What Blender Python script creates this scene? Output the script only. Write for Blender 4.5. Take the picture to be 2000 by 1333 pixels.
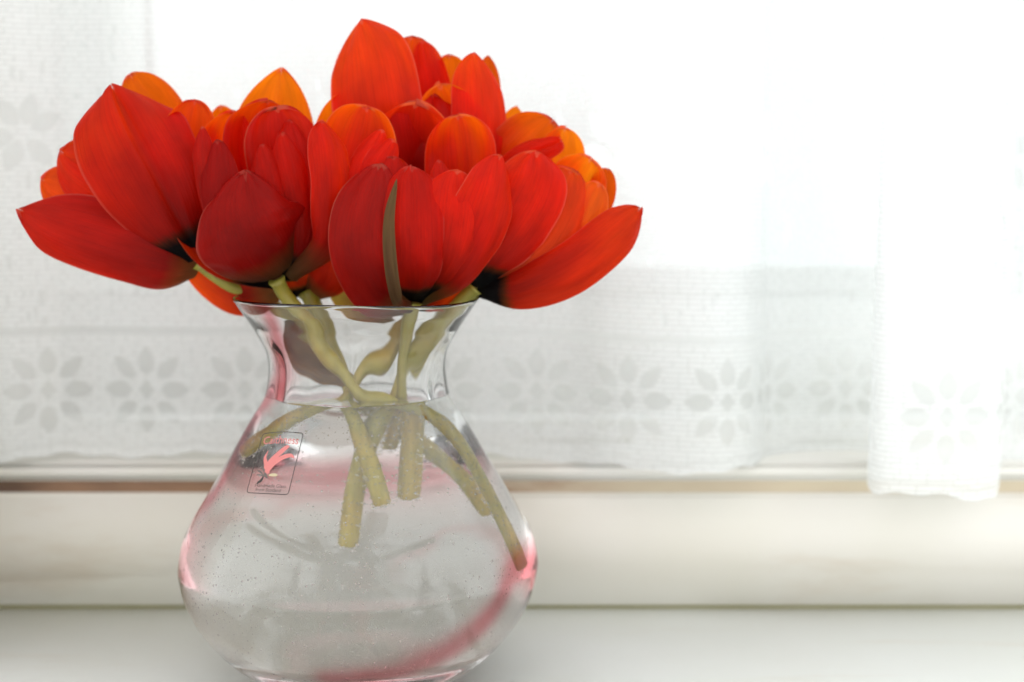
import bpy, math, random
import numpy as np
from mathutils import Vector, Matrix, noise
from mathutils.bvhtree import BVHTree

random.seed(7); rng = np.random.default_rng(7)
sc = bpy.context.scene
for o in list(bpy.data.objects): bpy.data.objects.remove(o)
col = sc.collection

# ------------------------------------------------------------------ camera
F = 2778.0                       # focal length in photo pixels (50 mm on 36 mm, 2000 px wide)
D = 0.567                        # distance camera -> vase axis
S = D / F                        # metres per photo pixel in the vase plane
PITCH = math.atan(281.5 / F)
CAM = Vector(((1000 - 701) * S, -D, 0.1940))
FW = Vector((0, math.cos(PITCH), -math.sin(PITCH)))
UP = Vector((0, math.sin(PITCH), math.cos(PITCH)))
RT = Vector((1, 0, 0))
def ray(px, py):
    return FW + RT * ((px - 1000) / F) - UP * ((py - 666.5) / F)
def P(px, py, d=D):
    r = ray(px, py)
    return CAM + r * (d / r.y)
def Q(px, py, dd=0.0):           # dd = depth offset from the vase axis, photo pixels
    return P(px, py, D + dd * S)
cd = bpy.data.cameras.new('camera'); cam = bpy.data.objects.new('camera', cd); col.objects.link(cam)
cam.location = CAM; cam.rotation_euler = (math.radians(90) - PITCH, 0, 0)
cd.sensor_width = 36; cd.lens = 50; cd.clip_start = .01; cd.clip_end = 60
cd.dof.use_dof = True; cd.dof.focus_distance = D - 0.046; cd.dof.aperture_fstop = 5.2
sc.camera = cam

# ------------------------------------------------------------------ world, lamps, exposure
w = bpy.data.worlds.new('World'); sc.world = w; w.use_nodes = True
bg = w.node_tree.nodes['Background']
bg.inputs[0].default_value = (0.985, 0.985, 0.98, 1); bg.inputs[1].default_value = 0.66
sc.view_settings.view_transform = 'Standard'; sc.view_settings.look = 'None'
sc.view_settings.exposure = 1.30; sc.view_settings.gamma = 1.0
sc.cycles.use_denoising = True
sc.cycles.max_bounces = 20; sc.cycles.transmission_bounces = 20; sc.cycles.transparent_max_bounces = 24
sc.cycles.diffuse_bounces = 5; sc.cycles.glossy_bounces = 5
sc.cycles.caustics_refractive = True; sc.cycles.caustics_reflective = False
sc.cycles.sample_clamp_indirect = 6.0
SKY_STRENGTH = 0.63
def area(name, loc, target, size, power, color):
    l = bpy.data.lights.new(name, 'AREA'); l.shape = 'RECTANGLE'; l.size, l.size_y = size; l.energy = power; l.color = color
    o = bpy.data.objects.new(name, l); col.objects.link(o); o.location = loc
    o.rotation_euler = (Vector(target) - Vector(loc)).to_track_quat('-Z', 'Y').to_euler()
    return o
# a second window of the room, to the right of the camera
area('room_window_light', (1.05, -0.30, 1.25), (0.12, 0.04, 0.0), (1.7, 1.7), 1.0, (0.88, 0.97, 1.0))

# ------------------------------------------------------------------ helpers
def link(name, me, mat=None, parent=None, smooth=True):
    o = bpy.data.objects.new(name, me); col.objects.link(o)
    if mat: me.materials.append(mat)
    if smooth: me.polygons.foreach_set('use_smooth', [True] * len(me.polygons))
    if parent:
        o.parent = parent
        o.matrix_parent_inverse = Matrix.Translation(-parent.location)
    return o
def mesh(name, verts, faces):
    me = bpy.data.meshes.new(name); me.from_pydata([tuple(v) for v in verts], [], faces); me.update(); return me
def thing(name, label, cat, loc, group=None):
    o = bpy.data.objects.new(name, None); col.objects.link(o); o.location = loc; o.empty_display_size = .01
    o['label'] = label; o['category'] = cat
    if group: o['group'] = group
    return o
def tag(o, label, cat, group=None):
    o['label'] = label; o['category'] = cat
    if group: o['group'] = group
    return o
def struct(o):
    o['kind'] = 'structure'; return o
def grid_faces(nu, nv, wrap=False, off=0):
    f = []
    for j in range(nv - 1):
        for i in range(nu if wrap else nu - 1):
            a = off + j * nu + i; b = off + j * nu + (i + 1) % nu
            f.append((a, b, b + nu, a + nu))
    return f
def catmull(pts, n, closed=False):
    p = [np.array(q, float) for q in pts]
    p = [2 * p[0] - p[1]] + p + [2 * p[-1] - p[-2]]
    seg = len(p) - 3; out = []
    for k in range(n):
        t = k / (n - 1) * seg; i = min(int(t), seg - 1); t -= i
        a, b, c, d = p[i:i + 4]
        out.append(.5 * ((2 * b) + (-a + c) * t + (2 * a - 5 * b + 4 * c - d) * t * t + (-a + 3 * b - 3 * c + d) * t ** 3))
    return np.array(out)
def attr(me, name, vals):
    a = me.attributes.new(name, 'FLOAT', 'POINT'); a.data.foreach_set('value', np.asarray(vals, np.float32))
def smooth_step(a, b, x):
    t = np.clip((x - a) / (b - a), 0, 1); return t * t * (3 - 2 * t)

# material helpers
def new_mat(name):
    m = bpy.data.materials.new(name); m.use_nodes = True
    nt = m.node_tree; nt.nodes.clear()
    out = nt.nodes.new('ShaderNodeOutputMaterial')
    return m, nt, out
def N(nt, t, **kw):
    n = nt.nodes.new(t)
    for k, v in kw.items():
        if k[0] == '_': setattr(n, k[1:], v)
        else: n.inputs[k.replace('_', ' ')].default_value = v
    return n
def L(nt, a, b): nt.links.new(a, b)
def math_n(nt, op, a, b=None, clamp=False):
    n = nt.nodes.new('ShaderNodeMath'); n.operation = op; n.use_clamp = clamp
    for i, x in enumerate((a, b)):
        if x is None: continue
        if isinstance(x, (int, float)): n.inputs[i].default_value = x
        else: nt.links.new(x, n.inputs[i])
    return n.outputs[0]
def mixc(nt, fac, a, b):
    n = nt.nodes.new('ShaderNodeMix'); n.data_type = 'RGBA'
    for i, x in ((0, fac), (6, a), (7, b)):
        if isinstance(x, (int, float)): n.inputs[i].default_value = x
        elif isinstance(x, tuple): n.inputs[i].default_value = (*x, 1) if len(x) == 3 else x
        else: nt.links.new(x, n.inputs[i])
    return n.outputs[2]
def ramp(nt, fac, stops):
    n = nt.nodes.new('ShaderNodeValToRGB'); nt.links.new(fac, n.inputs[0])
    e = n.color_ramp.elements
    while len(e) < len(stops): e.new(.5)
    for el, (p, c) in zip(e, stops): el.position = p; el.color = (*c, 1) if len(c) == 3 else c
    return n.outputs[0]

# ------------------------------------------------------------------ materials
def petal_mat(name, front, trans, waxy=(1, .62, .6), black=True):
    m, nt, out = new_mat(name)
    uv = N(nt, 'ShaderNodeUVMap'); sep = N(nt, 'ShaderNodeSeparateXYZ'); L(nt, uv.outputs[0], sep.inputs[0])
    mp = N(nt, 'ShaderNodeMapping'); mp.inputs['Scale'].default_value = (60, 2.0, 1); L(nt, uv.outputs[0], mp.inputs[0])
    nz = N(nt, 'ShaderNodeTexNoise', Scale=1.0, Detail=5.0, Roughness=.6); L(nt, mp.outputs[0], nz.inputs['Vector'])
    mp2 = N(nt, 'ShaderNodeMapping'); mp2.inputs['Scale'].default_value = (2.6, 2.2, 1); L(nt, uv.outputs[0], mp2.inputs[0])
    nz2 = N(nt, 'ShaderNodeTexNoise', Scale=1.3, Detail=3.0); L(nt, mp2.outputs[0], nz2.inputs['Vector'])
    streak = ramp(nt, nz.outputs[0], [(.3, (.89, .89, .89)), (.7, (1.06, 1.06, 1.06))])
    blot = ramp(nt, nz2.outputs[0], [(.3, (.78, .78, .78)), (.7, (1.1, 1.1, 1.1))])
    st = N(nt, 'ShaderNodeMix', _data_type='RGBA', _blend_type='MULTIPLY'); st.inputs[0].default_value = 1
    L(nt, streak, st.inputs[6]); L(nt, blot, st.inputs[7])
    vv = sep.outputs[1]
    # base blotch: yellow ring then black, the tulip's own marking
    wob = math_n(nt, 'MULTIPLY', math_n(nt, 'SUBTRACT', nz.outputs[0], .5), .06)
    vw = math_n(nt, 'ADD', vv, wob)
    f_col = ramp(nt, vw, ([(0.0, (.004, .004, .006)), (.13, (.006, .005, .006)), (.17, (.10, .03, .006)), (.215, front)] if black
                          else [(0.0, (.20, .15, .05)), (.12, (.26, .10, .03)), (.25, front)]) + [(1.0, tuple(c * 1.15 for c in front))])
    t_col = ramp(nt, vw, ([(0.0, (.002, .002, .002)), (.13, (.004, .003, .002)), (.17, (.3, .12, .01)), (.22, tuple(c * .8 for c in trans))] if black
                          else [(0.0, (.4, .32, .1)), (.14, (.6, .2, .04)), (.26, tuple(c * .8 for c in trans))])
                 + [(.55, trans), (1.0, (trans[0], trans[1] * 1.6, trans[2] * 1.5))])
    eu = math_n(nt, 'MULTIPLY', math_n(nt, 'ABSOLUTE', math_n(nt, 'SUBTRACT', sep.outputs[0], .5)), 2)
    ew = math_n(nt, 'ADD', math_n(nt, 'MULTIPLY', nz2.outputs[0], .03), math_n(nt, 'MAXIMUM', eu, math_n(nt, 'SUBTRACT', math_n(nt, 'MULTIPLY', vv, 4.0), 3.0)))
    thin = math_n(nt, 'ADD', math_n(nt, 'MULTIPLY', vv, 1.0), math_n(nt, 'MULTIPLY', eu, .25))
    thin = ramp(nt, math_n(nt, 'ADD', thin, math_n(nt, 'MULTIPLY', math_n(nt, 'SUBTRACT', nz2.outputs[0], .5), .25)), [(.18, (.45, .28, .3)), (.5, (.80, .66, .7)), (.78, (1, 1.05, 1))])
    th_ = N(nt, 'ShaderNodeMix', _data_type='RGBA', _blend_type='MULTIPLY'); th_.inputs[0].default_value = 1; L(nt, t_col, th_.inputs[6]); L(nt, thin, th_.inputs[7]); t_col = th_.outputs[2]
    tf_ = N(nt, 'ShaderNodeMix', _data_type='RGBA', _blend_type='MULTIPLY'); tf_.inputs[0].default_value = .6; L(nt, f_col, tf_.inputs[6]); L(nt, thin, tf_.inputs[7]); f_col = tf_.outputs[2]
    rim = ramp(nt, ew, [(.965, (0, 0, 0)), (1.0, (.28, .28, .28))])
    f_col = mixc(nt, rim, f_col, (.85, .34, .24)); t_col = mixc(nt, rim, t_col, (1, .30, .12))  # natural pale rim, also painted as the highlight on lit petal edges
    fc = N(nt, 'ShaderNodeMix', _data_type='RGBA', _blend_type='MULTIPLY'); fc.inputs[0].default_value = 1
    L(nt, f_col, fc.inputs[6]); L(nt, st.outputs[2], fc.inputs[7])
    tc = N(nt, 'ShaderNodeMix', _data_type='RGBA', _blend_type='MULTIPLY'); tc.inputs[0].default_value = 1
    L(nt, t_col, tc.inputs[6]); L(nt, st.outputs[2], tc.inputs[7])
    oi = N(nt, 'ShaderNodeObjectInfo'); rv = ramp(nt, oi.outputs['Random'], [(0, (.80, .55, .6)), (.5, (1, 1, 1)), (1, (1.12, 1.5, 1.2))])
    fc2 = N(nt, 'ShaderNodeMix', _data_type='RGBA', _blend_type='MULTIPLY'); fc2.inputs[0].default_value = 1; L(nt, fc.outputs[2], fc2.inputs[6]); L(nt, rv, fc2.inputs[7]); fc = fc2
    tc2 = N(nt, 'ShaderNodeMix', _data_type='RGBA', _blend_type='MULTIPLY'); tc2.inputs[0].default_value = 1; L(nt, tc.outputs[2], tc2.inputs[6]); L(nt, rv, tc2.inputs[7]); tc = tc2
    bmp = N(nt, 'ShaderNodeBump', Strength=.8, Distance=.0004); L(nt, nz.outputs[0], bmp.inputs['Height'])
    pr = N(nt, 'ShaderNodeBsdfPrincipled', Roughness=.42); L(nt, fc.outputs[2], pr.inputs['Base Color']); L(nt, bmp.outputs[0], pr.inputs['Normal'])
    pr.inputs['Sheen Weight'].default_value = .03; pr.inputs['Sheen Tint'].default_value = (*waxy, 1); pr.inputs['Sheen Roughness'].default_value = .35
    pr.inputs['Specular IOR Level'].default_value = .22
    tr = N(nt, 'ShaderNodeBsdfTranslucent'); L(nt, tc.outputs[2], tr.inputs[0]); L(nt, bmp.outputs[0], tr.inputs['Normal'])
    mx = N(nt, 'ShaderNodeMixShader'); mx.inputs[0].default_value = .68
    L(nt, pr.outputs[0], mx.inputs[1]); L(nt, tr.outputs[0], mx.inputs[2]); L(nt, mx.outputs[0], out.inputs[0])
    return m
M = {}
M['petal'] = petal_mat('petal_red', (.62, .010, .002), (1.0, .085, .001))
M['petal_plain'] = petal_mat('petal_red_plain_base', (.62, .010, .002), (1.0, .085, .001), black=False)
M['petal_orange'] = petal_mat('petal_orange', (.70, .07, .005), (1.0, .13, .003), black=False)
M['petal_dull_shaded'] = petal_mat('petal_dull_shaded_red', (.42, .009, .005), (.75, .016, .001), black=False)  # dull outer petals; on inner petals the shade is put into the colour
M['petal_green'] = petal_mat('petal_green_flush', (.24, .25, .10), (.34, .34, .10), waxy=(.9, .9, .8), black=False)
M['leaf'] = petal_mat('leaf_olive', (.20, .10, .03), (.55, .26, .04), waxy=(.9, .8, .7), black=False)

def stem_mat():
    m, nt, out = new_mat('stem_green')
    tc = N(nt, 'ShaderNodeTexCoord'); mp = N(nt, 'ShaderNodeMapping'); mp.inputs['Scale'].default_value = (420, 420, 40); L(nt, tc.outputs['Object'], mp.inputs[0])
    nz = N(nt, 'ShaderNodeTexNoise', Scale=1.0, Detail=4.0); L(nt, mp.outputs[0], nz.inputs['Vector'])
    nz2 = N(nt, 'ShaderNodeTexNoise', Scale=45.0, Detail=3.0); L(nt, tc.outputs['Object'], nz2.inputs['Vector'])
    c1 = ramp(nt, nz2.outputs[0], [(.3, (.62, .42, .07)), (.55, (.50, .44, .08)), (.75, (.70, .58, .19))])
    c = N(nt, 'ShaderNodeMix', _data_type='RGBA', _blend_type='MULTIPLY'); c.inputs[0].default_value = .6
    L(nt, c1, c.inputs[6]); L(nt, ramp(nt, nz.outputs[0], [(.3, (.7, .7, .65)), (.7, (1.1, 1.1, 1.0))]), c.inputs[7])
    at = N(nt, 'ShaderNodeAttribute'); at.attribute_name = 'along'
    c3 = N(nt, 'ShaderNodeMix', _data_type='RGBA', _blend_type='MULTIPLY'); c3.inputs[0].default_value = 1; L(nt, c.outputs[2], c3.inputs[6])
    L(nt, ramp(nt, at.outputs['Fac'], [(0, (.46, .50, .34)), (.4, (.60, .58, .38)), (.75, (1, 1, 1)), (1, (1.1, 1.02, .95))]), c3.inputs[7]); c = c3  # upper stem darkened in the colour, as its backlit shade
    bmp = N(nt, 'ShaderNodeBump', Strength=.3, Distance=.0003); L(nt, nz.outputs[0], bmp.inputs['Height'])
    pr = N(nt, 'ShaderNodeBsdfPrincipled', Roughness=.45); L(nt, c.outputs[2], pr.inputs['Base Color']); L(nt, bmp.outputs[0], pr.inputs['Normal'])
    pr.inputs['Subsurface Weight'].default_value = .35; pr.inputs['Subsurface Radius'].default_value = (1.0, .8, .25); pr.inputs['Subsurface Scale'].default_value = .004
    L(nt, pr.outputs[0], out.inputs[0]); return m
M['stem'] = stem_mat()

def glass_mat():
    m, nt, out = new_mat('clear_glass_with_pink_swirl')
    a = N(nt, 'ShaderNodeAttribute'); a.attribute_name = 'pink'
    tc = N(nt, 'ShaderNodeTexCoord')
    nz = N(nt, 'ShaderNodeTexNoise', Scale=60.0, Detail=4.0); L(nt, tc.outputs['Object'], nz.inputs['Vector'])
    f = math_n(nt, 'MULTIPLY', a.outputs['Fac'], math_n(nt, 'ADD', math_n(nt, 'MULTIPLY', nz.outputs[0], .9), .5), True)
    c = mixc(nt, f, (.997, .999, .998), (.95, .60, .63))
    g = N(nt, 'ShaderNodeBsdfGlass', Roughness=0.0, IOR=1.47); L(nt, c, g.inputs[0])
    L(nt, g.outputs[0], out.inputs[0]); return m
M['glass'] = glass_mat()
def simple_glass(name, ior, color, rough=0.0):
    m, nt, out = new_mat(name); g = N(nt, 'ShaderNodeBsdfGlass', Roughness=rough, IOR=ior); g.inputs[0].default_value = (*color, 1)
    L(nt, g.outputs[0], out.inputs[0]); return m
M['water'] = simple_glass('water', 1.33, (.996, .999, .998))
M['bubble'] = simple_glass('air_bubble', .75, (1, 1, 1))

def paint_mat(name, base, brush=(3, 90, 90), rough=.38, dirt=None, dirt_scale=14.0, dirt_lo=.55, dirt_hi=.75):
    m, nt, out = new_mat(name)
    tc = N(nt, 'ShaderNodeTexCoord'); mp = N(nt, 'ShaderNodeMapping'); mp.inputs['Scale'].default_value = brush; L(nt, tc.outputs['Object'], mp.inputs[0])
    nz = N(nt, 'ShaderNodeTexNoise', Scale=1.0, Detail=5.0, Roughness=.6); L(nt, mp.outputs[0], nz.inputs['Vector'])
    nz2 = N(nt, 'ShaderNodeTexNoise', Scale=dirt_scale, Detail=5.0, Roughness=.55); L(nt, tc.outputs['Object'], nz2.inputs['Vector'])
    c = mixc(nt, ramp(nt, nz2.outputs[0], [(.35, (0, 0, 0)), (.7, (1, 1, 1))]), base, tuple(x * y for x, y in zip(base, (.93, .93, .88))))
    if dirt:
        mp3 = N(nt, 'ShaderNodeMapping'); mp3.inputs['Scale'].default_value = (dirt_scale * .8, dirt_scale * 4, dirt_scale * 4); L(nt, tc.outputs['Object'], mp3.inputs[0])
        nz3 = N(nt, 'ShaderNodeTexNoise', Scale=1.0, Detail=6.0, Roughness=.65); L(nt, mp3.outputs[0], nz3.inputs['Vector'])
        c = mixc(nt, ramp(nt, nz3.outputs[0], [(dirt_lo, (0, 0, 0)), (dirt_hi, (1, 1, 1))]), c, dirt)
    bmp = N(nt, 'ShaderNodeBump', Strength=.25, Distance=.0008); L(nt, nz.outputs[0], bmp.inputs['Height'])
    pr = N(nt, 'ShaderNodeBsdfPrincipled', Roughness=rough); L(nt, c, pr.inputs['Base Color']); L(nt, bmp.outputs[0], pr.inputs['Normal'])
    L(nt, pr.outputs[0], out.inputs[0]); return m
M['sill'] = paint_mat('gloss_white_sill_paint', (.87, .885, .88), brush=(60, 6, 6), rough=.33, dirt=(.76, .71, .64), dirt_scale=5, dirt_lo=.55, dirt_hi=.8)
M['riser'] = paint_mat('cream_riser_paint', (.74, .715, .66), rough=.45, dirt=(.60, .52, .42), dirt_scale=7, dirt_lo=.55, dirt_hi=.8)
M['frame'] = paint_mat('window_frame_paint', (.80, .82, .815), brush=(90, 90, 3), rough=.4)
M['ledge'] = paint_mat('ledge_paint', (.78, .765, .72), rough=.4)
M['crack'] = paint_mat('bare_brown_wood', (.20, .11, .06), rough=.8, dirt=(.45, .36, .24), dirt_scale=9, dirt_lo=.5, dirt_hi=.62)
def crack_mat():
    m, nt, out = new_mat('worn_joint_darker_left'); tc = N(nt, 'ShaderNodeTexCoord'); sp_ = N(nt, 'ShaderNodeSeparateXYZ'); L(nt, tc.outputs['Object'], sp_.inputs[0])
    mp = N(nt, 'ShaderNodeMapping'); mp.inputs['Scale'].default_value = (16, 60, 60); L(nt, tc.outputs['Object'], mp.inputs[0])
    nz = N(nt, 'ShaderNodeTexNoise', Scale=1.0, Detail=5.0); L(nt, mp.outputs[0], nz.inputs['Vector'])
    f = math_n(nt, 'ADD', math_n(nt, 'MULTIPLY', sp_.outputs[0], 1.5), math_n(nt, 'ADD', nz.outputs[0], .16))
    c = ramp(nt, f, [(.32, (.12, .07, .045)), (.6, (.34, .20, .12)), (.72, (.55, .46, .34)), (.95, (.62, .54, .40))])  # worn paint by noise, ramped from dark brown at left to tan at right
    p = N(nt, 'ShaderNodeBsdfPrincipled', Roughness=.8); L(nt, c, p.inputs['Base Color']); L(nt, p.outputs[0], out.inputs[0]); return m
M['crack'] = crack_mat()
M['mould'] = paint_mat('green_brown_mould', (.34, .32, .18), rough=.9)
M['jamb'] = paint_mat('jamb_paint', (.76, .74, .70), brush=(90, 90, 3), rough=.6)

def pane_mat():
    m, nt, out = new_mat('window_pane_glass')
    t = N(nt, 'ShaderNodeBsdfTransparent'); t.inputs[0].default_value = (.95, .97, .96, 1)
    g = N(nt, 'ShaderNodeBsdfGlossy', Roughness=.02); fr = N(nt, 'ShaderNodeFresnel', IOR=1.45)
    mx = N(nt, 'ShaderNodeMixShader'); L(nt, fr.outputs[0], mx.inputs[0]); L(nt, t.outputs[0], mx.inputs[1]); L(nt, g.outputs[0], mx.inputs[2])
    L(nt, mx.outputs[0], out.inputs[0]); return m
M['pane'] = pane_mat()

def lace_mat(name):
    m, nt, out = new_mat(name)
    uv = N(nt, 'ShaderNodeUVMap')                     # metres along / down the cloth
    a = N(nt, 'ShaderNodeAttribute'); a.attribute_name = 'open'
    sep = N(nt, 'ShaderNodeSeparateXYZ'); L(nt, uv.outputs[0], sep.inputs[0])
    # knitted rows with irregular ticks
    br = N(nt, 'ShaderNodeTexBrick'); br.offset = .37; br.offset_frequency = 2; br.squash_frequency = 3; br.squash = .6
    L(nt, uv.outputs[0], br.inputs['Vector'])
    br.inputs['Color1'].default_value = (1, 1, 1, 1); br.inputs['Color2'].default_value = (.86, .86, .86, 1); br.inputs['Mortar'].default_value = (0, 0, 0, 1)
    br.inputs['Scale'].default_value = 1.0; br.inputs['Mortar Size'].default_value = .00032; br.inputs['Mortar Smooth'].default_value = .5
    br.inputs['Bias'].default_value = -.2; br.inputs['Brick Width'].default_value = .0113; br.inputs['Row Height'].default_value = .0024
    # fine net, visible in the open leaves
    chk = math_n(nt, 'MULTIPLY', math_n(nt, 'SINE', math_n(nt, 'MULTIPLY', sep.outputs[0], 2 * math.pi / .00125)), math_n(nt, 'SINE', math_n(nt, 'MULTIPLY', sep.outputs[1], 2 * math.pi / .00125)))
    net = math_n(nt, 'ADD', math_n(nt, 'MULTIPLY', chk, .14), .58)
    nz = N(nt, 'ShaderNodeTexNoise', Scale=420.0, Detail=2.0); L(nt, uv.outputs[0], nz.inputs['Vector'])
    solid = math_n(nt, 'ADD', math_n(nt, 'MULTIPLY', br.outputs['Color'], .24), math_n(nt, 'ADD', math_n(nt, 'MULTIPLY', nz.outputs[0], .16), .54))
    cov = N(nt, 'ShaderNodeMix'); L(nt, a.outputs['Fac'], cov.inputs[0]); L(nt, solid, cov.inputs[2]); L(nt, net, cov.inputs[3])
    d = N(nt, 'ShaderNodeBsdfDiffuse'); d.inputs[0].default_value = (.92, .94, .94, 1)
    t = N(nt, 'ShaderNodeBsdfTranslucent'); t.inputs[0].default_value = (.93, .95, .95, 1)
    th = N(nt, 'ShaderNodeMixShader'); th.inputs[0].default_value = .38; L(nt, d.outputs[0], th.inputs[1]); L(nt, t.outputs[0], th.inputs[2])
    tp = N(nt, 'ShaderNodeBsdfTransparent')
    mx = N(nt, 'ShaderNodeMixShader'); L(nt, cov.outputs[0], mx.inputs[0]); L(nt, tp.outputs[0], mx.inputs[1]); L(nt, th.outputs[0], mx.inputs[2])
    L(nt, mx.outputs[0], out.inputs[0]); return m
M['lace'] = lace_mat('white_lace')
def flat_mat(name, colr, rough=.5):
    m, nt, out = new_mat(name); p = N(nt, 'ShaderNodeBsdfPrincipled', Roughness=rough); p.inputs['Base Color'].default_value = (*colr, 1)
    L(nt, p.outputs[0], out.inputs[0]); return m
M['ink'] = flat_mat('black_print', (.03, .025, .022))
M['ink_pink'] = flat_mat('pink_print', (.62, .19, .18))
M['ink_grey'] = flat_mat('grey_print', (.12, .10, .09))
M['ink_gold'] = flat_mat('gold_print', (.50, .42, .26))
def emit(name, c, s):
    m, nt, out = new_mat(name); e = N(nt, 'ShaderNodeEmission', Strength=s); e.inputs[0].default_value = (*c, 1); L(nt, e.outputs[0], out.inputs[0]); return m
M['sky'] = emit('overcast_sky', (.93, .985, 1.0), SKY_STRENGTH)

# ------------------------------------------------------------------ setting: sky, sill, ledge, window, house opposite
def box(name, x0, x1, y0, y1, z0, z1, mat, parent=None, bevel=0.0):
    import bmesh
    bm = bmesh.new()
    vs = [bm.verts.new((x, y, z)) for z in (z0, z1) for y in (y0, y1) for x in (x0, x1)]
    for f in ((0, 2, 3, 1), (4, 5, 7, 6), (0, 1, 5, 4), (2, 6, 7, 3), (0, 4, 6, 2), (1, 3, 7, 5)): bm.faces.new([vs[i] for i in f])
    if bevel: bmesh.ops.bevel(bm, geom=bm.edges[:], offset=bevel, segments=3, affect='EDGES')
    bmesh.ops.recalc_face_normals(bm, faces=bm.faces[:])
    me = bpy.data.meshes.new(name); bm.to_mesh(me); bm.free()
    return link(name, me, mat, parent, smooth=bool(bevel))

def yd(d): return d - D                        # camera depth -> world y
RISER = 0.6565; LEDGE_BACK = 0.80; WIN = 0.80; LIP = 0.717
z_riser = P(1000, 966, RISER).z
z_ledge = P(1000, 906, RISER + .002).z
XL, XR = -0.42, 0.62
# sky: half dome outside the window
vs = []; R0 = 7.0; nu, nv = 48, 25
for j in range(nv):
    el = -math.pi / 2 + math.pi * j / (nv - 1)
    for i in range(nu):
        az = math.pi * i / (nu - 1)
        vs.append((R0 * math.cos(az) * math.cos(el), yd(WIN) + .35 + R0 * math.sin(az) * math.cos(el), .2 + R0 * math.sin(el)))
sky = struct(link('sky', mesh('sky', vs, grid_faces(nu, nv)), M['sky']))
struct(box('window_sill', XL, XR, -0.30, yd(RISER) + .03, -0.035, 0.0, M['sill'], bevel=.004))
sb = box('sill_riser', XL, XR, yd(RISER), yd(RISER) + .02, 0.0007, z_riser, M['riser'], bevel=.0014); struct(sb)
struct(box('wall', -.75, P(-70, 900, RISER).x, yd(RISER) - .09, yd(WIN) + .03, -.035, .62, M['jamb']))  # unseen reveal wall, added to block light on the left
struct(box('sill_joint', XL, XR, yd(RISER) + .0012, yd(RISER) + .006, -.001, .004, M['mould']))
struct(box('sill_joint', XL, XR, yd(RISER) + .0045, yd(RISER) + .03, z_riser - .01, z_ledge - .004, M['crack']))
z_mid = P(1000, 941, RISER + .002).z
struct(box('ledge', XL, XR, yd(RISER) + .002, yd(LEDGE_BACK), z_mid, z_ledge, M['ledge'], bevel=.0022))
z_lip = P(1000, 846, LIP).z
struct(box('ledge_lip', XL, XR, yd(LIP), yd(LIP) + .016, z_ledge - .001, z_lip, M['ledge'], bevel=.0012))
# moulding of grime where the ledge meets the sash
def grime(name, px, wpx, hgt, y, z, mat, label):
    n = 26; v = []; c = P(px, 850, D + y).x; wd = wpx * LIP / F
    for j in range(2):
        for i in range(n):
            t = i / (n - 1)
            hh = hgt * math.sin(math.pi * t) ** .6 * (.6 + .6 * noise.noise(Vector((px * .1 + i * .5, 3, 1))) + .2)
            v.append((c + (t - .5) * wd, y - .0012 * j * math.sin(math.pi * t) , z + (max(hh, .0003) if j else 0)))
        # back row for thickness
    for i in range(n):
        v.append((v[n + i][0], y + .003, v[n + i][2] * .5 + z * .5))
    f = [(i, i + 1, n + i + 1, n + i) for i in range(n - 1)] + [(n + i, n + i + 1, 2 * n + i + 1, 2 * n + i) for i in range(n - 1)]
    o = link(name, mesh(name, v, f), mat); struct(o); return o
for px, wpx, h in ((1045, 70, .0022), (1125, 110, .0028), (1205, 60, .0018), (1640, 130, .0018)):
    grime('mould_patch', px, wpx, h, yd(LIP) - .0006, z_ledge + .0001, M['mould'], '')

win = thing('sash_window', 'white painted wooden window behind the lace, its sash rail and glass bright with daylight', 'window', (0.1, yd(WIN), z_ledge))
z_rail = P(1000, 574, WIN).z
def wx(px, d=WIN): return P(px, 600, d).x
box('bottom_rail', wx(22), XR, yd(WIN), yd(WIN) + .03, z_ledge, z_rail, M['frame'], win, .002)
z_bev = P(1000, 522, WIN + .018).z
def bead(name, x0, x1):                            # sloping weathered bead under the glass
    y0, y1 = yd(WIN) + .0005, yd(WIN) + .018
    v = [(x, y, z) for x in (x0, x1) for y, z in ((y0, z_rail + .0005), (y0, z_rail + .003), (y1, z_bev), (y1, z_rail + .0005))]
    return link(name, mesh(name, v, [(0, 1, 2, 3), (7, 6, 5, 4), (0, 4, 5, 1), (1, 5, 6, 2), (2, 6, 7, 3), (3, 7, 4, 0)]), M['frame'], win, smooth=False)
bead('glazing_bead', wx(22), XR)
TOP = .62
box('glazing_bar', wx(290), wx(300), yd(WIN) + .004, yd(WIN) + .017, z_bev - .004, TOP, M['frame'], win, .002)
box('jamb_lining', wx(-260), wx(20), yd(WIN) - .020, yd(WIN) + .03, z_ledge, TOP, M['jamb'], win, .002)
box('right_stile', wx(1966), wx(2080), yd(WIN) - .004, yd(WIN) + .03, z_rail, TOP, M['frame'], win, .003)
box('pane', wx(20), wx(1968), yd(WIN) + .0185, yd(WIN) + .0225, z_rail + .001, TOP, M['pane'], win)
tag(box('outdoor_pier', P(76, 600, 1.0).x, P(213, 600, 1.0).x, yd(1.0), yd(1.15), -.2, .9, M['frame'], bevel=.004), 'pale upright outdoor pier seen blurred through the lace at the far left', 'pier')
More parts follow.
